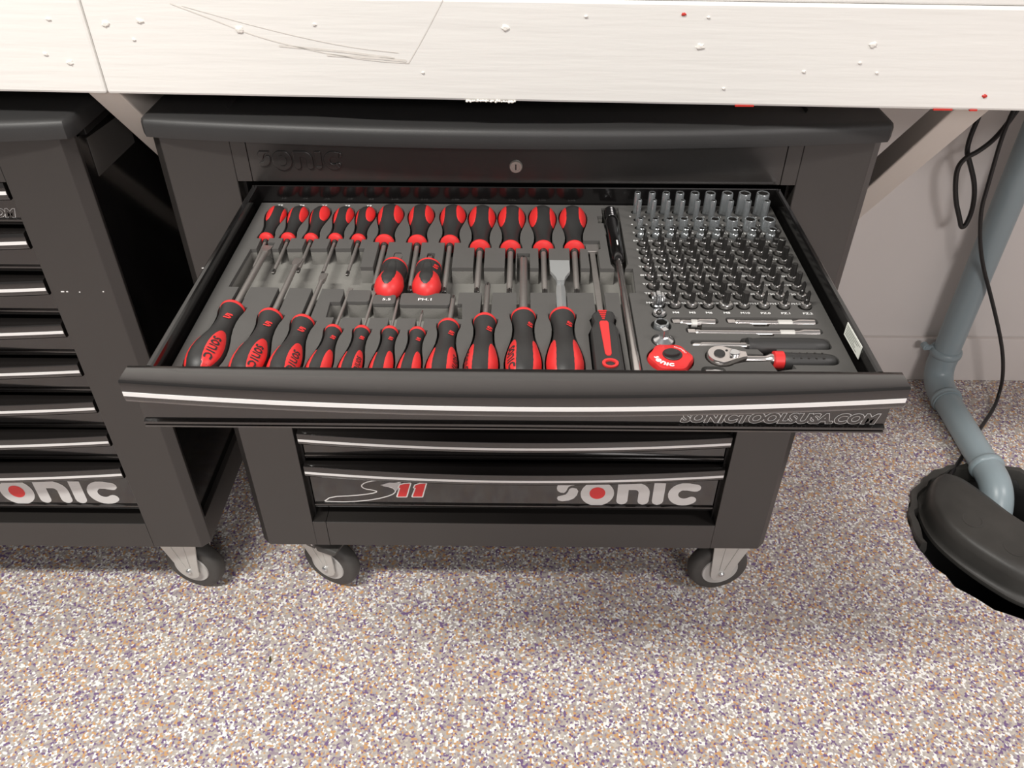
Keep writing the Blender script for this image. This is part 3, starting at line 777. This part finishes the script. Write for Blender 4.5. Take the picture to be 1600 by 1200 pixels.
    if smark:
        ph = math.radians((-38 if not stub else -42)+twist)
        b = MB(); k = hw*.16
        fn = lambda u, v: surf(.20+v/L, ph-u/(hrad(.2, hw, prof)), hw, L, .0007, prof)
        b.stroke([(1.0*k, -.9*k), (-.5*k, -.8*k), (-.8*k, 0), (.1*k, .1*k)], k*.8, fn=fn); b.stroke([(-1.0*k, 1.3*k), (.5*k, 1.2*k), (.8*k, .5*k)], k*.8, fn=fn)
        b.build('emblem', 'red', t)
    return t
TW = [-20, 4, 22, 2, 20, 6, 6, 10, -3, -4, -4, 4]
SIZ = ['T5','T6','T7','T8','T9','T10','T15','T20','T25','T27','T30','T40']
for s_ in SPECS:
    i = s_['i']
    if s_['row'] == 't':
        lab = '%s red and black torx screwdriver under the %s mark' % ('slim' if i < 5 else 'thick', SIZ[i])
        screwdriver('torx_screwdriver', lab, 'screwdrivers in the rear row', s_['x'], s_['y'], ZF-.0035, s_['ang'], s_['L'], s_['S'], s_['hw'], s_['sr'], 'torx', -TW[i], smark=False, inl=(.47, .965, .66))
        # three dot-like printed strokes on some inlays
    else:
        kd = {'flat': 'flat-blade screwdriver', 'cross': 'cross-tip screwdriver', 'scraper': 'scraper with wide silver blade'}[s_['kind']]
        lab = 'red and black %s, %s from left in the front row' % (kd, ORD[i])
        sc = {0: (-48, .0068, .60, -1), 1: (-48, .0066, .60, -1), 2: (-52, .0060, .62, -1), 3: None, 4: (-50, .0042, .62, -1), 7: (-62, .0055, .62, -1), 8: (62, .006, .6, -1), 9: (50, .0068, .60, -1)}.get(i)
        tw = [14, 12, 8, 2, 6, 6, 6, 3, 0, -6, 0][i]
        screwdriver('screwdriver' if s_['kind'] != 'scraper' else 'scraper', lab, 'tools in the front row', s_['x'], s_['y'], ZF-.002, s_['ang'], s_['L'], s_['S'], s_['hw'], s_['sr'], s_['kind'], tw,
                    inl=(.44, .99, .58), angs=(-56, 60), script=sc)
for i, (xc, yc, xb, yb, hw) in enumerate(STUBS):
    ang = math.atan2(-(xb-xc), yb-yc); L = math.hypot(xb-xc, yb-yc)
    t = screwdriver('stubby_screwdriver', 'stubby round red and black screwdriver behind the %s mark' % ('5.5', 'PH.1')[i], 'stubby screwdrivers', xc, yc, ZF-.001, ang, L, .030, hw, .0028, ('flat', 'cross')[i], 0,
                    prof=STUBPROF, angs=(), smark=(i == 1), stub=True)

# ------------------------------------------------------------------ hooked scraper and pick-up tool
t = thing('hooked_scraper', 'flat hooked scraper with wide black handle and red strip inlay', 'scraper', (0, 0, 0))
b = MB(); b.box(.0810, .0870, -.2500, -.1190, .7755, .7780); b.build('blade_strip', 'steel', t, bevel=.0005)
b = MB(); b.prism([(.0768, -.1185), (.0915, -.1185), (.0915, -.1020), (.0768, -.1035)], .7750, .7795); b.build('hook_tip', 'steel', t, bevel=.001)
HP = [(.0775,-.2500),(.0935,-.2500),(.0955,-.2560),(.0925,-.2680),(.0965,-.2800),(.0965,-.3540),(.0710,-.3540),(.0710,-.2800),(.0748,-.2680),(.0730,-.2560)]
b = MB(); b.prism(HP, .7640, .7900); b.build('handle', 'rubber', t, bevel=.003)
b = MB(); b.prism([(.0805,-.2690),(.0867,-.2690),(.0880,-.2720),(.0868,-.3205),(.0855,-.3235),(.0822,-.3235),(.0808,-.3205),(.0792,-.2720)], .7885, .7908); b.build('grip_inlay', 'red', t, bevel=.0006)
for k in range(5):
    w = .0040-.0007*k; y = -.2520-.0033*k
    MB().box(.0836-w, .0836+w, y-.0006, y+.0006, .7895, .7907).build('grip_bar', 'red', t)
b = MB(); R = []
for rr, z in ((.0072, .7893), (.0072, .7915), (.0046, .7915), (.0040, .7890)):
    R.append([(.0842+rr*math.cos(2*math.pi*i/24), -.3355+rr*.9*math.sin(2*math.pi*i/24), z) for i in range(24)])
b.rings(R); b.build('hanging_eye', 'red', t, smooth=40)
t = thing('pickup_tool', 'pick-up tool with ribbed black handle and long silver rod', 'pick-up tool', (0, 0, 0))
zc = .7800
def axis_lathe(name, matn, prof, a, bb, parent, n=20, smooth=40, mod=None):
    A, B = Vector(a), Vector(bb); d = (B-A); L = d.length
    o = MB().lathe([(r, h*L) for r, h in prof], 'y', n=n, mod=mod).build(name, matn, parent, smooth=smooth)
    o.location = A; o.rotation_mode = 'QUATERNION'; o.rotation_quaternion = Vector((0, 1, 0)).rotation_difference(d.normalized())
    return o
hp = [(.0, 0), (.0062, .01)]
for k in range(5): hp += [(.0073, .03+k*.035), (.0073, .048+k*.035), (.0064, .052+k*.035), (.0064, .060+k*.035)]
hp += [(.0082, .24), (.0086, .3), (.0078, .55), (.0076, .86), (.0070, .90), (.0070, .97), (.0045, 1.0), (0, 1.0)]
axis_lathe('handle', 'gloss', hp, (.1108, -.0215, zc), (.1100, -.1420, zc), t)
axis_lathe('rod', 'satinchrome', [(.0036, 0), (.0036, .30), (.0040, .32), (.0040, .78), (.0046, .80), (.0046, 1.0), (.002, 1.0)], (.1100, -.1420, zc), (.1083, -.3500, zc), t, n=14)
MB().box(.1100, .1114, -.1185, -.1090, .7878, .7884).build('handle_print', 'print', t)

# ------------------------------------------------------------------ sockets and bits
def hexmod(inner_from):
    def f(k, a):
        if k >= inner_from:
            q = (a % (math.pi/3))-math.pi/6
            return math.cos(math.pi/6)/math.cos(q)
        return 1
    return f
_sm = {}
def socket_mesh(r, h, step=0.0, rs=None):
    key = ('s', r, h, step, rs)
    if key not in _sm:
        H = ZF-ZBASE+h
        if rs: prof = [(r*.9, 0), (r, .0008), (r, H*.74), (r*.96, H*.78), (rs, H*.82), (rs, H-.0006), (rs-.0005, H), (rs*.82, H), (rs*.80, H-.001), (rs*.76, H-.006)]
        else: prof = [(r*.9, 0), (r, .0008), (r, H-.0009), (r-.0004, H-.0002), (r-.0009, H), (r*.84, H), (r*.80, H-.0008), (r*.78, H-.007)]
        me = bpy.data.meshes.new('socket'); b = MB().lathe(prof, 'z', n=24, mod=hexmod(len(prof)-3)); me.from_pydata(b.v, [], b.f); me.update()
        me.materials.append(M['socketchrome']); me.materials.append(M['darksteel'])  # darker second metal on the bore faces paints in the shade inside
        for p in me.polygons:
            if p.index >= (len(prof)-2)*24 and p.index != (len(prof)-1)*24: p.material_index = 1
        me.shade_smooth(); me.set_sharp_from_angle(angle=math.radians(35)); _sm[key] = me
    return _sm[key]
def mesh_of(key, b, matn, ang=35):
    if key not in _sm:
        me = bpy.data.meshes.new('bit'); me.from_pydata(b.v, [], b.f); me.update(); me.materials.append(M[matn]); me.shade_smooth(); me.set_sharp_from_angle(angle=math.radians(ang)); _sm[key] = me
    return _sm[key]
def sleeve_mesh(r):
    H = ZF-ZBASE
    return mesh_of(('sl', r), MB().lathe([(r*.9, 0), (r, .0008), (r, H+.0030), (r*.97, H+.0038), (r*.88, H+.0046), (r*.66, H+.0049), (r*.60, H+.0045), (0, H+.0045)], 'z', n=22), 'sleeve')
def bit_mesh(shape, r, top, twist=0):
    key = ('b', shape, r, top)
    if key in _sm: return _sm[key]
    H0 = ZF-ZBASE+.0040; H = ZF-ZBASE+top; b = MB()
    if shape == 'hex': b.lathe([(r, H0), (r, H-.0006), (r*.85, H), (0, H)], 'z', n=6)
    elif shape == 'torx':
        b.lathe([(r*1.15, H0), (r*1.15, H0+.0045), (r*.95, H0+.006), (r*.95, H-.0005), (r*.8, H), (0, H)], 'z', n=24, mod=lambda k, a: 1+(.16*math.cos(6*a) if k >= 2 else 0))
    elif shape == 'spline':
        b.lathe([(r, H0), (r, H-.0008), (r*.88, H), (0, H)], 'z', n=36, mod=lambda k, a: 1+.10*math.cos(12*a))
    elif shape == 'ball':
        b.lathe([(r*1.2, H0), (r*1.2, H0+.0045), (r*.65, H0+.006), (r*.65, H-.0066), (r*.95, H-.0050), (r*1.1, H-.0034), (r*1.0, H-.0016), (r*.6, H-.0002), (0, H)], 'z', n=12)
    elif shape == 'cross':
        b.lathe([(r*1.2, H0), (r*1.2, H0+.0045), (r*.95, H0+.0055), (r*.95, H-.004), (r*.30, H), (0, H)], 'z', n=32, mod=lambda k, a: 1+(.28*math.cos(4*a) if k >= 2 else 0))
    return mesh_of(key, b, 'bitsteel')
rndb = random.Random(11)
def put(name, label, cat, group, x, y, parts):
    t = thing(name, label, cat, (x, y, ZBASE+.0001), rndb.uniform(0, 1.0), group)
    for nm, me in parts:
        o = bpy.data.objects.new(nm, me); COL.objects.link(o); o.parent = t
    return t
def single(name, label, cat, group, x, y, me):
    o = bpy.data.objects.new(name, me); COL.objects.link(o); o.location = (x, y, ZBASE+.0001); o.rotation_euler = (0, 0, rndb.uniform(0, 1))
    return tag(o, label, cat, group)
for c, x in enumerate(COLS):
    q = '%s from left' % ORD[c]
    single('deep_socket', 'tall chrome deep socket in the rearmost row, %s' % q, 'socket', 'deep sockets, rear row', x, ROWS[0], socket_mesh(R1[c], .0255))
    single('deep_socket', 'slim tall chrome socket in the second row from the back, %s' % q, 'socket', 'slim sockets, second row', x, ROWS[1], socket_mesh(R2[c], .0255))
    single('short_socket', 'short chrome socket in the third row from the back, %s' % q, 'socket', 'short sockets, third row', x, ROWS[2], socket_mesh(R3[c], .0125))
    single('stepped_socket', 'small stepped chrome socket in the fourth row from the back, %s' % q, 'socket', 'stepped sockets, fourth row', x, ROWS[3], socket_mesh(max(R4[c]+.0012, .005), .0105, 0, R4[c]))
HEX5 = [.0018,.0020,.0022,.0024,.0026,.0030,.0033,.0036,.0038]
HEX6 = [.0018,.0022,.0025,.0030,.0030,.0034,.0040,.0044,.0050]
for r in range(4, 12):
    for c, x in enumerate(COLS):
        if r == 11 and c == 0: continue
        if r == 4: sh, rr, tp, nm = 'ball', HEX5[c], .0200, 'ball-end hex bit'
        elif r == 5: sh, rr, tp, nm = 'hex', HEX6[c], .0185, 'hex bit'
        elif r == 6: sh, rr, tp, nm = 'hex', .0017+.00028*c, .0185, 'slim hex bit'
        elif r == 7: sh, rr, tp, nm = 'torx', .0015+.00022*c, .0185, 'star bit'
        elif r == 8: sh, rr, tp, nm = 'torx', .0014+.00024*c, .0185, 'star bit'
        elif r == 9: sh, rr, tp, nm = 'torx', .0016+.00024*c, .0185, 'star bit'
        elif r == 10: sh, rr, tp, nm = (('spline', .0024+.00030*c, .0175, 'spline bit') if c < 6 else ('cross', .0019+.0003*(c-6), .0185, 'cross-tip bit'))
        else: sh, rr, tp, nm = (('spline', .0022+.00048*(c-1), .0165, 'spline bit') if c < 6 else ('cross', .0019+.0003*(c-6), .0185, 'cross-tip bit'))
        sl = sleeve_r(r, c)
        rowtxt = 'front row of bits' if r == 11 else '%s row from the back' % ORD[r]
        lab = 'dark %s in chrome sleeve, %s, %s from left' % (nm, rowtxt, ORD[c if r < 11 else c-1])
        put('bit_socket', lab, 'bit socket', 'bits, %s' % rowtxt, x, ROWS[r], [('sleeve', sleeve_mesh(sl)), ('bit', bit_mesh(sh, round(rr*.85, 5), tp))])

# ------------------------------------------------------------------ ratchet corner
t = thing('universal_joint', 'chrome universal joint left of the M4 bit', 'universal joint', (.1401, -.2290, ZBASE))
b = MB(); b.lathe([(.0056, 0), (.0058, .001), (.0058, .0215), (.0046, .0225)], 'z', n=20); b.build('lower_fork', 'chrome', t, smooth=35)
b = MB(); b.box(-.0054, -.0026, -.0042, .0042, .0215, .0330); b.box(.0026, .0054, -.0042, .0042, .0215, .0330); b.build('fork_arms', 'chrome', t, bevel=.0008)
b = MB(); b.lathe([(0, -.0062), (.0025, -.0062), (.0028, -.0055), (.0028, .0055), (.0025, .0062), (0, .0062)], 'x', (0, 0, .0275), n=14); b.build('pin', 'chrome', t, smooth=35)
b = MB(); b.box(-.0024, .0024, -.0046, .0046, .0235, .0345); b.build('upper_fork', 'chrome', t, bevel=.001)
t = thing('ball_adapter', 'chrome ball adapter just in front of the universal joint', 'adapter', (.1396, -.2450, ZBASE))
MB().lathe([(.0052, 0), (.0055, .001), (.0055, .0180), (.0062, .0195), (.0064, .0215), (.0056, .0235), (.0036, .0240), (.0030, .0225), (0, .0220)], 'z', n=20).build('body', 'chrome', t, smooth=40)
b = MB(); b.lathe([(0, -.0030), (.0020, -.0026), (.0030, 0), (.0020, .0026), (0, .0030)], 'z', (-.001, -.003, .0235), n=12); b.build('detent_ball', 'darksteel', t, smooth=60)
o = single('square_adapter', 'short round chrome square-drive adapter behind the cone-shaped one', 'adapter', None, .1390, -.2645, socket_mesh(.0070, .0045))
t = thing('drive_adapter', 'chrome cone-shaped adapter with square peg beside the red knob', 'adapter', (.1377, -.2885, ZBASE))
MB().lathe([(.0098, 0), (.0100, .001), (.0100, .0195), (.0092, .0212), (.0044, .0240), (0, .0240)], 'z', n=28).build('cone_base', 'chrome', t, smooth=30)
b = MB(); b.box(-.0030, .0030, -.0030, .0030, .0235, .0330); b.build('square_peg', 'chrome', t, bevel=.0006, rot=(0, 0, .5))
t = thing('thumb_ratchet', 'round red lobed thumb ratchet with black centre lever', 'ratchet', (.1401, -.3175, ZBASE))
b = MB(); R = []
for k, z in ((.90, .0010), (1.0, .0030), (1.0, .0200), (.95, .0230), (.86, .0240)):
    R.append([(.0196*k*(1+.055*math.cos(6*a))*math.cos(a), .0196*k*(1+.055*math.cos(6*a))*math.sin(a), z) for a in [2*math.pi*i/60 for i in range(60)]])
b.rings(R); b.build('knob', 'red', t, smooth=40)
MB().lathe([(0, .0233), (.0088, .0233), (.0088, .0247), (.0080, .0253), (0, .0253)], 'z', (.0015, .0015, 0), n=28).build('lever_disc', 'rubber', t, smooth=35)
b = MB(); b.prism(chaikin([(-.007, -.0015), (-.002, -.004), (.005, -.003), (.0085, 0), (.004, .0035), (-.003, .004), (-.006, .003)], 2, True), .0250, .0283); b.build('lever', 'rubber', t, bevel=.0008)
def arcfn(r0, a0, H, sg=1):
    return lambda u, v: ((r0+sg*v*H)*math.cos(a0+u*H/r0*sg*-1), (r0+sg*v*H)*math.sin(a0+u*H/r0*sg*-1), .0243)
b = MB(); fn = lambda u, v: ((.0162-v*.0048)*math.cos(math.radians(185)+u*.0048/.0142), (.0162-v*.0048)*math.sin(math.radians(185)+u*.0048/.0142), .0243)
a_, d_ = logo_mesh(fn); a_.build('brand_lettering', 'print', t)
V, F = text_geo('EQUIPMENT', .0026, sx=1.0)
_ = MB().add([((.0140+v[1])*math.cos(math.radians(42)-v[0]/.0140), (.0140+v[1])*math.sin(math.radians(42)-v[0]/.0140), .0243) for v in V], F).build('rim_print', 'print', t)
def bar(name, label, x0, x1, y, sq=.0030, r=.0034, sock_r=.0047, knurl=None):
    t = thing(name, label, 'extension bar', (0, 0, 0), 0, 'extension bars'); L = x1-x0; z = ZF-.0035
    MB().box(x0, x0+.0075, y-sq, y+sq, z-sq, z+sq).build('square_drive', 'satinchrome', t, bevel=.0006)
    MB().lathe([(sq*.9, .0070), (r*1.1, .0085), (r*1.1, .0110), (r, .0125), (r, L-.020), (sock_r, L-.0155), (sock_r, L-.0008), (sock_r-.0008, L), (sock_r*.6, L), (sock_r*.55, L-.004)], 'x', (x0, y, z), n=20).build('bar', 'satinchrome', t, smooth=35)
    if knurl:
        MB().lathe([(r, 0), (r*1.18, .0006), (r*1.18, knurl[1]-knurl[0]-.0006), (r, knurl[1]-knurl[0])], 'x', (knurl[0], y, z), n=24).build('knurled_ring', 'zinc', t)
    return t
bar('extension_bar', 'shortest chrome extension bar, below the M4 to M8 marks', .1512, .1924, -.2550, knurl=(.1690, .1770))
bar('extension_bar', 'medium chrome extension bar, below the PZ marks', .2039, .2876, -.2544, knurl=(.2520, .2660))
bar('extension_bar', 'longest chrome extension bar in the middle of the foam corner', .1633, .2876, -.2713, knurl=(.2500, .2640))
t = thing('spinner_handle', 'drive handle with silver rod and plain black grip', 'handle', (0, 0, 0))
z = ZF-.003
MB().lathe([(.0015, 0), (.0028, .002), (.0028, .007), (.0034, .009), (.0034, .054)], 'x', (.1640, -.2920, z), n=16).build('rod', 'satinchrome', t, smooth=35)
MB().lathe([(.004, .0), (.0082, .0006), (.0082, .003), (.0074, .005), (.0082, .014), (.0084, .03), (.0082, .060), (.0074, .070), (.0050, .0745), (.0, .0750)], 'x', (.2140, -.2925, z), n=28).build('grip', 'rubber', t, smooth=40)
t = thing('ratchet', 'silver ratchet with red band and black studded rubber grip', 'ratchet', (0, 0, 0))
def head(k, z0, z1):
    P = []
    for i in range(21):
        a = math.radians(50+260*i/20); P.append((.1860+.0128*k*math.cos(a), -.3140+.0128*k*math.sin(a)))
    P += [(.2050, -.3140-.0046*k), (.2085, -.3140-.0036*k), (.2085, -.3140+.0036*k), (.2050, -.3140+.0046*k)]
    return P
b = MB(); b.rings([[(p[0], p[1], zz) for p in head(k, 0, 0)] for k, zz in ((.92, .7700), (1.0, .7715), (1.0, .7845), (.93, .7862))]); b.build('head', 'satinchrome', t, smooth=35)
MB().lathe([(.0050, 0), (.0050, .0012), (.0046, .0020), (.0024, .0024), (0, .0020)], 'z', (.1842, -.3140, .7858), n=22).build('release_button', 'rubber', t, smooth=40)
b = MB(); b.prism(chaikin([(.1925, -.3170), (.1985, -.3185), (.2030, -.3155), (.2015, -.3105), (.1960, -.3085), (.1935, -.3120)], 2, True), .7858, .7884); b.build('reverse_lever', 'chrome', t, bevel=.0006)
for q in ((.1915, -.3090), (.1935, -.3192)):
    MB().lathe([(.0012, 0), (.0012, .0006), (0, .0006)], 'z', (q[0], q[1], .7860), n=10).build('screw_dot', 'blackprint', t)
MB().lathe([(.0037, 0), (.0037, .018), (.0044, .020), (.0058, .0225), (.0058, .027)], 'x', (.2075, -.3143, .7800), n=20).build('neck', 'satinchrome', t, smooth=35)
MB().lathe([(.0055, 0), (.0086, .0008), (.0086, .0088), (.0080, .0095)], 'x', (.2325, -.3150, .7800), n=24).build('band', 'red', t, smooth=35)
o = MB().lathe([(.0080, 0), (.0084, .0006), (.0080, .012), (.0077, .030), (.0074, .038), (.0060, .0450), (.0030, .0480), (0, .0488)], 'x', (0, 0, 0), n=28).build('grip', 'rubber', t, smooth=40); o.location = (.2418, -.3160, .7795)
for k in range(5):
    for yy, zz in ((.0028, .0074), (-.0040, .0067)):
        MB().lathe([(.0010, 0), (.0008, .0006), (0, .0008)], 'z', (.2490+k*.0068, -.3160+yy, .7795+zz), n=8).build('grip_stud', 'darksteel', t)
t = thing('spare_socket', 'chrome bit holder half hidden behind the drawer front', 'bit holder', (0, 0, 0))
MB().lathe([(.003, 0), (.0050, .001), (.0052, .012), (.0042, .0165), (.0030, .018)], 'x', (.1672, -.3375, .7800), n=18).build('body', 'chrome', t, smooth=35)
MB().box(.1660, .1680, -.3400, -.3350, .7775, .7825).build('square_end', 'chrome', t, bevel=.0005)

# ------------------------------------------------------------------ drain pipe, cables, sump
t = thing('drain_pipe', 'grey-blue plastic drain pipe running down the wall into the pit', 'pipe', (0, 0, 0))
def arc3(a, b_, c, n=8):
    A, B, C = Vector(a), Vector(b_), Vector(c)
    return [tuple((1-s_)**2*A+2*s_*(1-s_)*B+s_**2*C) for s_ in [i/n for i in range(n+1)]]
PX, PY, PR = .985, .614, .0285
MB().tube([(PX, PY, 1.0), (PX, PY, .112)], PR, 28).build('riser', 'pipe', t, smooth=50)
MB().tube([(PX, PY, .115)]+arc3((PX, PY, .085), (PX-.001, PY-.005, .036), (PX-.002, PY-.062, .0355), 10)+[(PX-.003, PY-.085, .0355)], PR*1.09, 28).build('lower_elbow', 'pipe', t, smooth=50)
MB().tube([(PX-.003, PY-.075, .0355), (.9765, .315, .0355)], PR*.98, 28).build('floor_run', 'pipe', t, smooth=50)
MB().tube([(.977, .322, .0355)]+arc3((.9755, .290, .0355), (.972, .240, .034), (.970, .225, -.030), 10)+[(.970, .222, -.12)], PR*1.06, 28).build('pit_elbow', 'pipe', t, smooth=50)
for nm, p0, p1, k in (('coupling_ring', (PX, PY, .126), (PX, PY, .107), 1.22), ('coupling_ring', (PX-.002, PY-.068, .0355), (PX-.0025, PY-.080, .0355), 1.18), ('coupling_ring', (.9775, .330, .0355), (.9767, .312, .0355), 1.20)):
    A, B = Vector(p0), Vector(p1); P = [A, A+(B-A)*.15, A+(B-A)*.5, A+(B-A)*.85, B]
    MB().tube([tuple(q) for q in P], [PR*1.02, PR*k*.97, PR*k, PR*k*.97, PR*1.02], 28).build(nm, 'pipe', t, smooth=50)
b = MB(); b.lathe([(0, -.004), (.007, -.004), (.008, -.002), (.008, .010), (0, .010)], 'y', (PX-.044, PY+.010, .122), n=14); b.box(PX-.046, PX-.022, PY+.005, PY+.012, .117, .127); b.build('wall_clip', 'pipe', t, smooth=40)
def cable(label, pts, r=.0042):
    o = MB().tube(chaikin(pts, 3), r, 10).build('cable', 'cable', smooth=60); return tag(o, label, 'cable', 'cables by the pipe')
cable('long thin black cable hanging down and trailing into the pit', [(.916, .590, .72), (.8975, .575, .6545), (.909, .575, .540), (.914, .575, .484), (.949, .575, .387), (1.012, .572, .280), (1.075, .568, .165), (1.108, .570, .085), (1.13, .585, .022), (1.105, .545, .006), (1.036, .468, .006), (.9243, .337, .006), (.890, .300, -.006), (.878, .275, -.05)], .0040)
cable('black cable hanging in a narrow loop under the brace', [(.93, .60, .70), (.905, .595, .632), (.880, .597, .600), (.858, .60, .585), (.851, .60, .560), (.870, .60, .500), (.895, .60, .455), (.904, .60, .436), (.912, .60, .445), (.915, .605, .480), (.905, .61, .525), (.880, .612, .570), (.862, .615, .600), (.87, .62, .68)], .0048)
pit = thing('sump_pit', 'round black pit sunk in the floor at the right edge', 'pit', (PITC[0], PITC[1], 0))
b = MB(); RR = [[(p[0]-PITC[0], p[1]-PITC[1], z) for p in pit_ring(r_, seed=3, jit=j)] for r_, z, j in ((PITR-.001, -.004, .006), (PITR-.012, -.012, .005), (PITR-.016, -.05, .002), (PITR-.02, -.42, .001))]
b.rings(RR, cap0=False, cap1=True); b.build('pit_wall', 'pit', pit, smooth=60)
rp = random.Random(9)
b = MB(); R = []
for k in range(40):
    a = math.radians(20+165*k/39); rr = PITR-.004+rp.uniform(-.004, .004); cx, cy = rr*math.cos(a), rr*math.sin(a)
    w = .012+rp.uniform(-.003, .003); h = .008+rp.uniform(-.003, .004)
    u = Vector((math.cos(a), math.sin(a)))
    R.append([(cx+u.x*q, cy+u.y*q, z_) for q, z_ in ((w*.6, -.004), (w*.4, h), (-w*.6, h*.8), (-w*1.2, -.012), (-w, -.03))])
b.rings(R); b.build('rubber_rim', 'cap', pit, smooth=50)
cap = thing('sump_cover', 'dusty black plastic cover lying tilted over the pit', 'cover', (0, 0, 0))
RIM = [(.862,.318),(.826,.272),(.804,.212),(.806,.152),(.831,.098),(.868,.047),(.915,.000),(.985,-.025),(1.06,-.015),(1.12,.03),(1.14,.09),(1.09,.12),(1.03,.135),(.99,.155),(.965,.185),(.945,.225),(.925,.265),(.90,.300)]
PL = [(.868,.272),(.842,.246),(.820,.205),(.816,.165),(.832,.125),(.868,.080),(.915,.034),(.985,.010),(1.05,.018),(1.10,.048),(1.115,.085),(1.075,.105),(1.02,.118),(.975,.140),(.950,.172),(.930,.210),(.908,.246),(.890,.268)]
rim = chaikin(RIM, 2, True); pl = chaikin(PL, 2, True)
def lerp2(a, c, f): return [(p[0]+(q[0]-p[0])*f, p[1]+(q[1]-p[1])*f) for p, q in zip(a, c)]
b = MB(); R = []
for f, z_ in ((.0, -.016), (-.02, -.012), (.02, -.008), (.30, -.006), (.45, .002), (.60, .024), (.75, .036), (1.0, .043), (1.5, .046)):
    R.append([(p[0]+.008, p[1]+.013, z_+(p[1]-.15)*.04) for p in lerp2(rim, pl, f)])
b.rings(R); b.build('cover_shell', 'cap', cap, smooth=50)
for cx, cy, rr in ((.878, .165, .020), (.93, .10, .022)):
    MB().lathe([(rr, .0), (rr, .0022), (rr-.002, .0028), (rr-.004, .0022), (rr-.004, 0)], 'z', (cx, cy, .0435+(cy-.15)*.04), n=28).build('moulded_ring', 'cap', cap, smooth=40)

# ------------------------------------------------------------------ leaf fragment on the floor
b = MB(); R = []
for s_ in range(6):
    f = s_/5; w = .0022*math.sin(math.pi*(.15+.8*f))
    R.append([(-w, .012*f, .0006+.002*f*f), (0, .012*f, .0012+.0024*f*f), (w, .012*f, .0006+.002*f*f), (0, .012*f, .0002+.002*f*f)])
b.rings(R); o = b.build('leaf_fragment', 'leaf', loc=(-0.4058, -0.1286, 0), rot=(0, 0, .2)); tag(o, 'tiny dark green leaf fragment lying alone on the speckled floor', 'leaf')
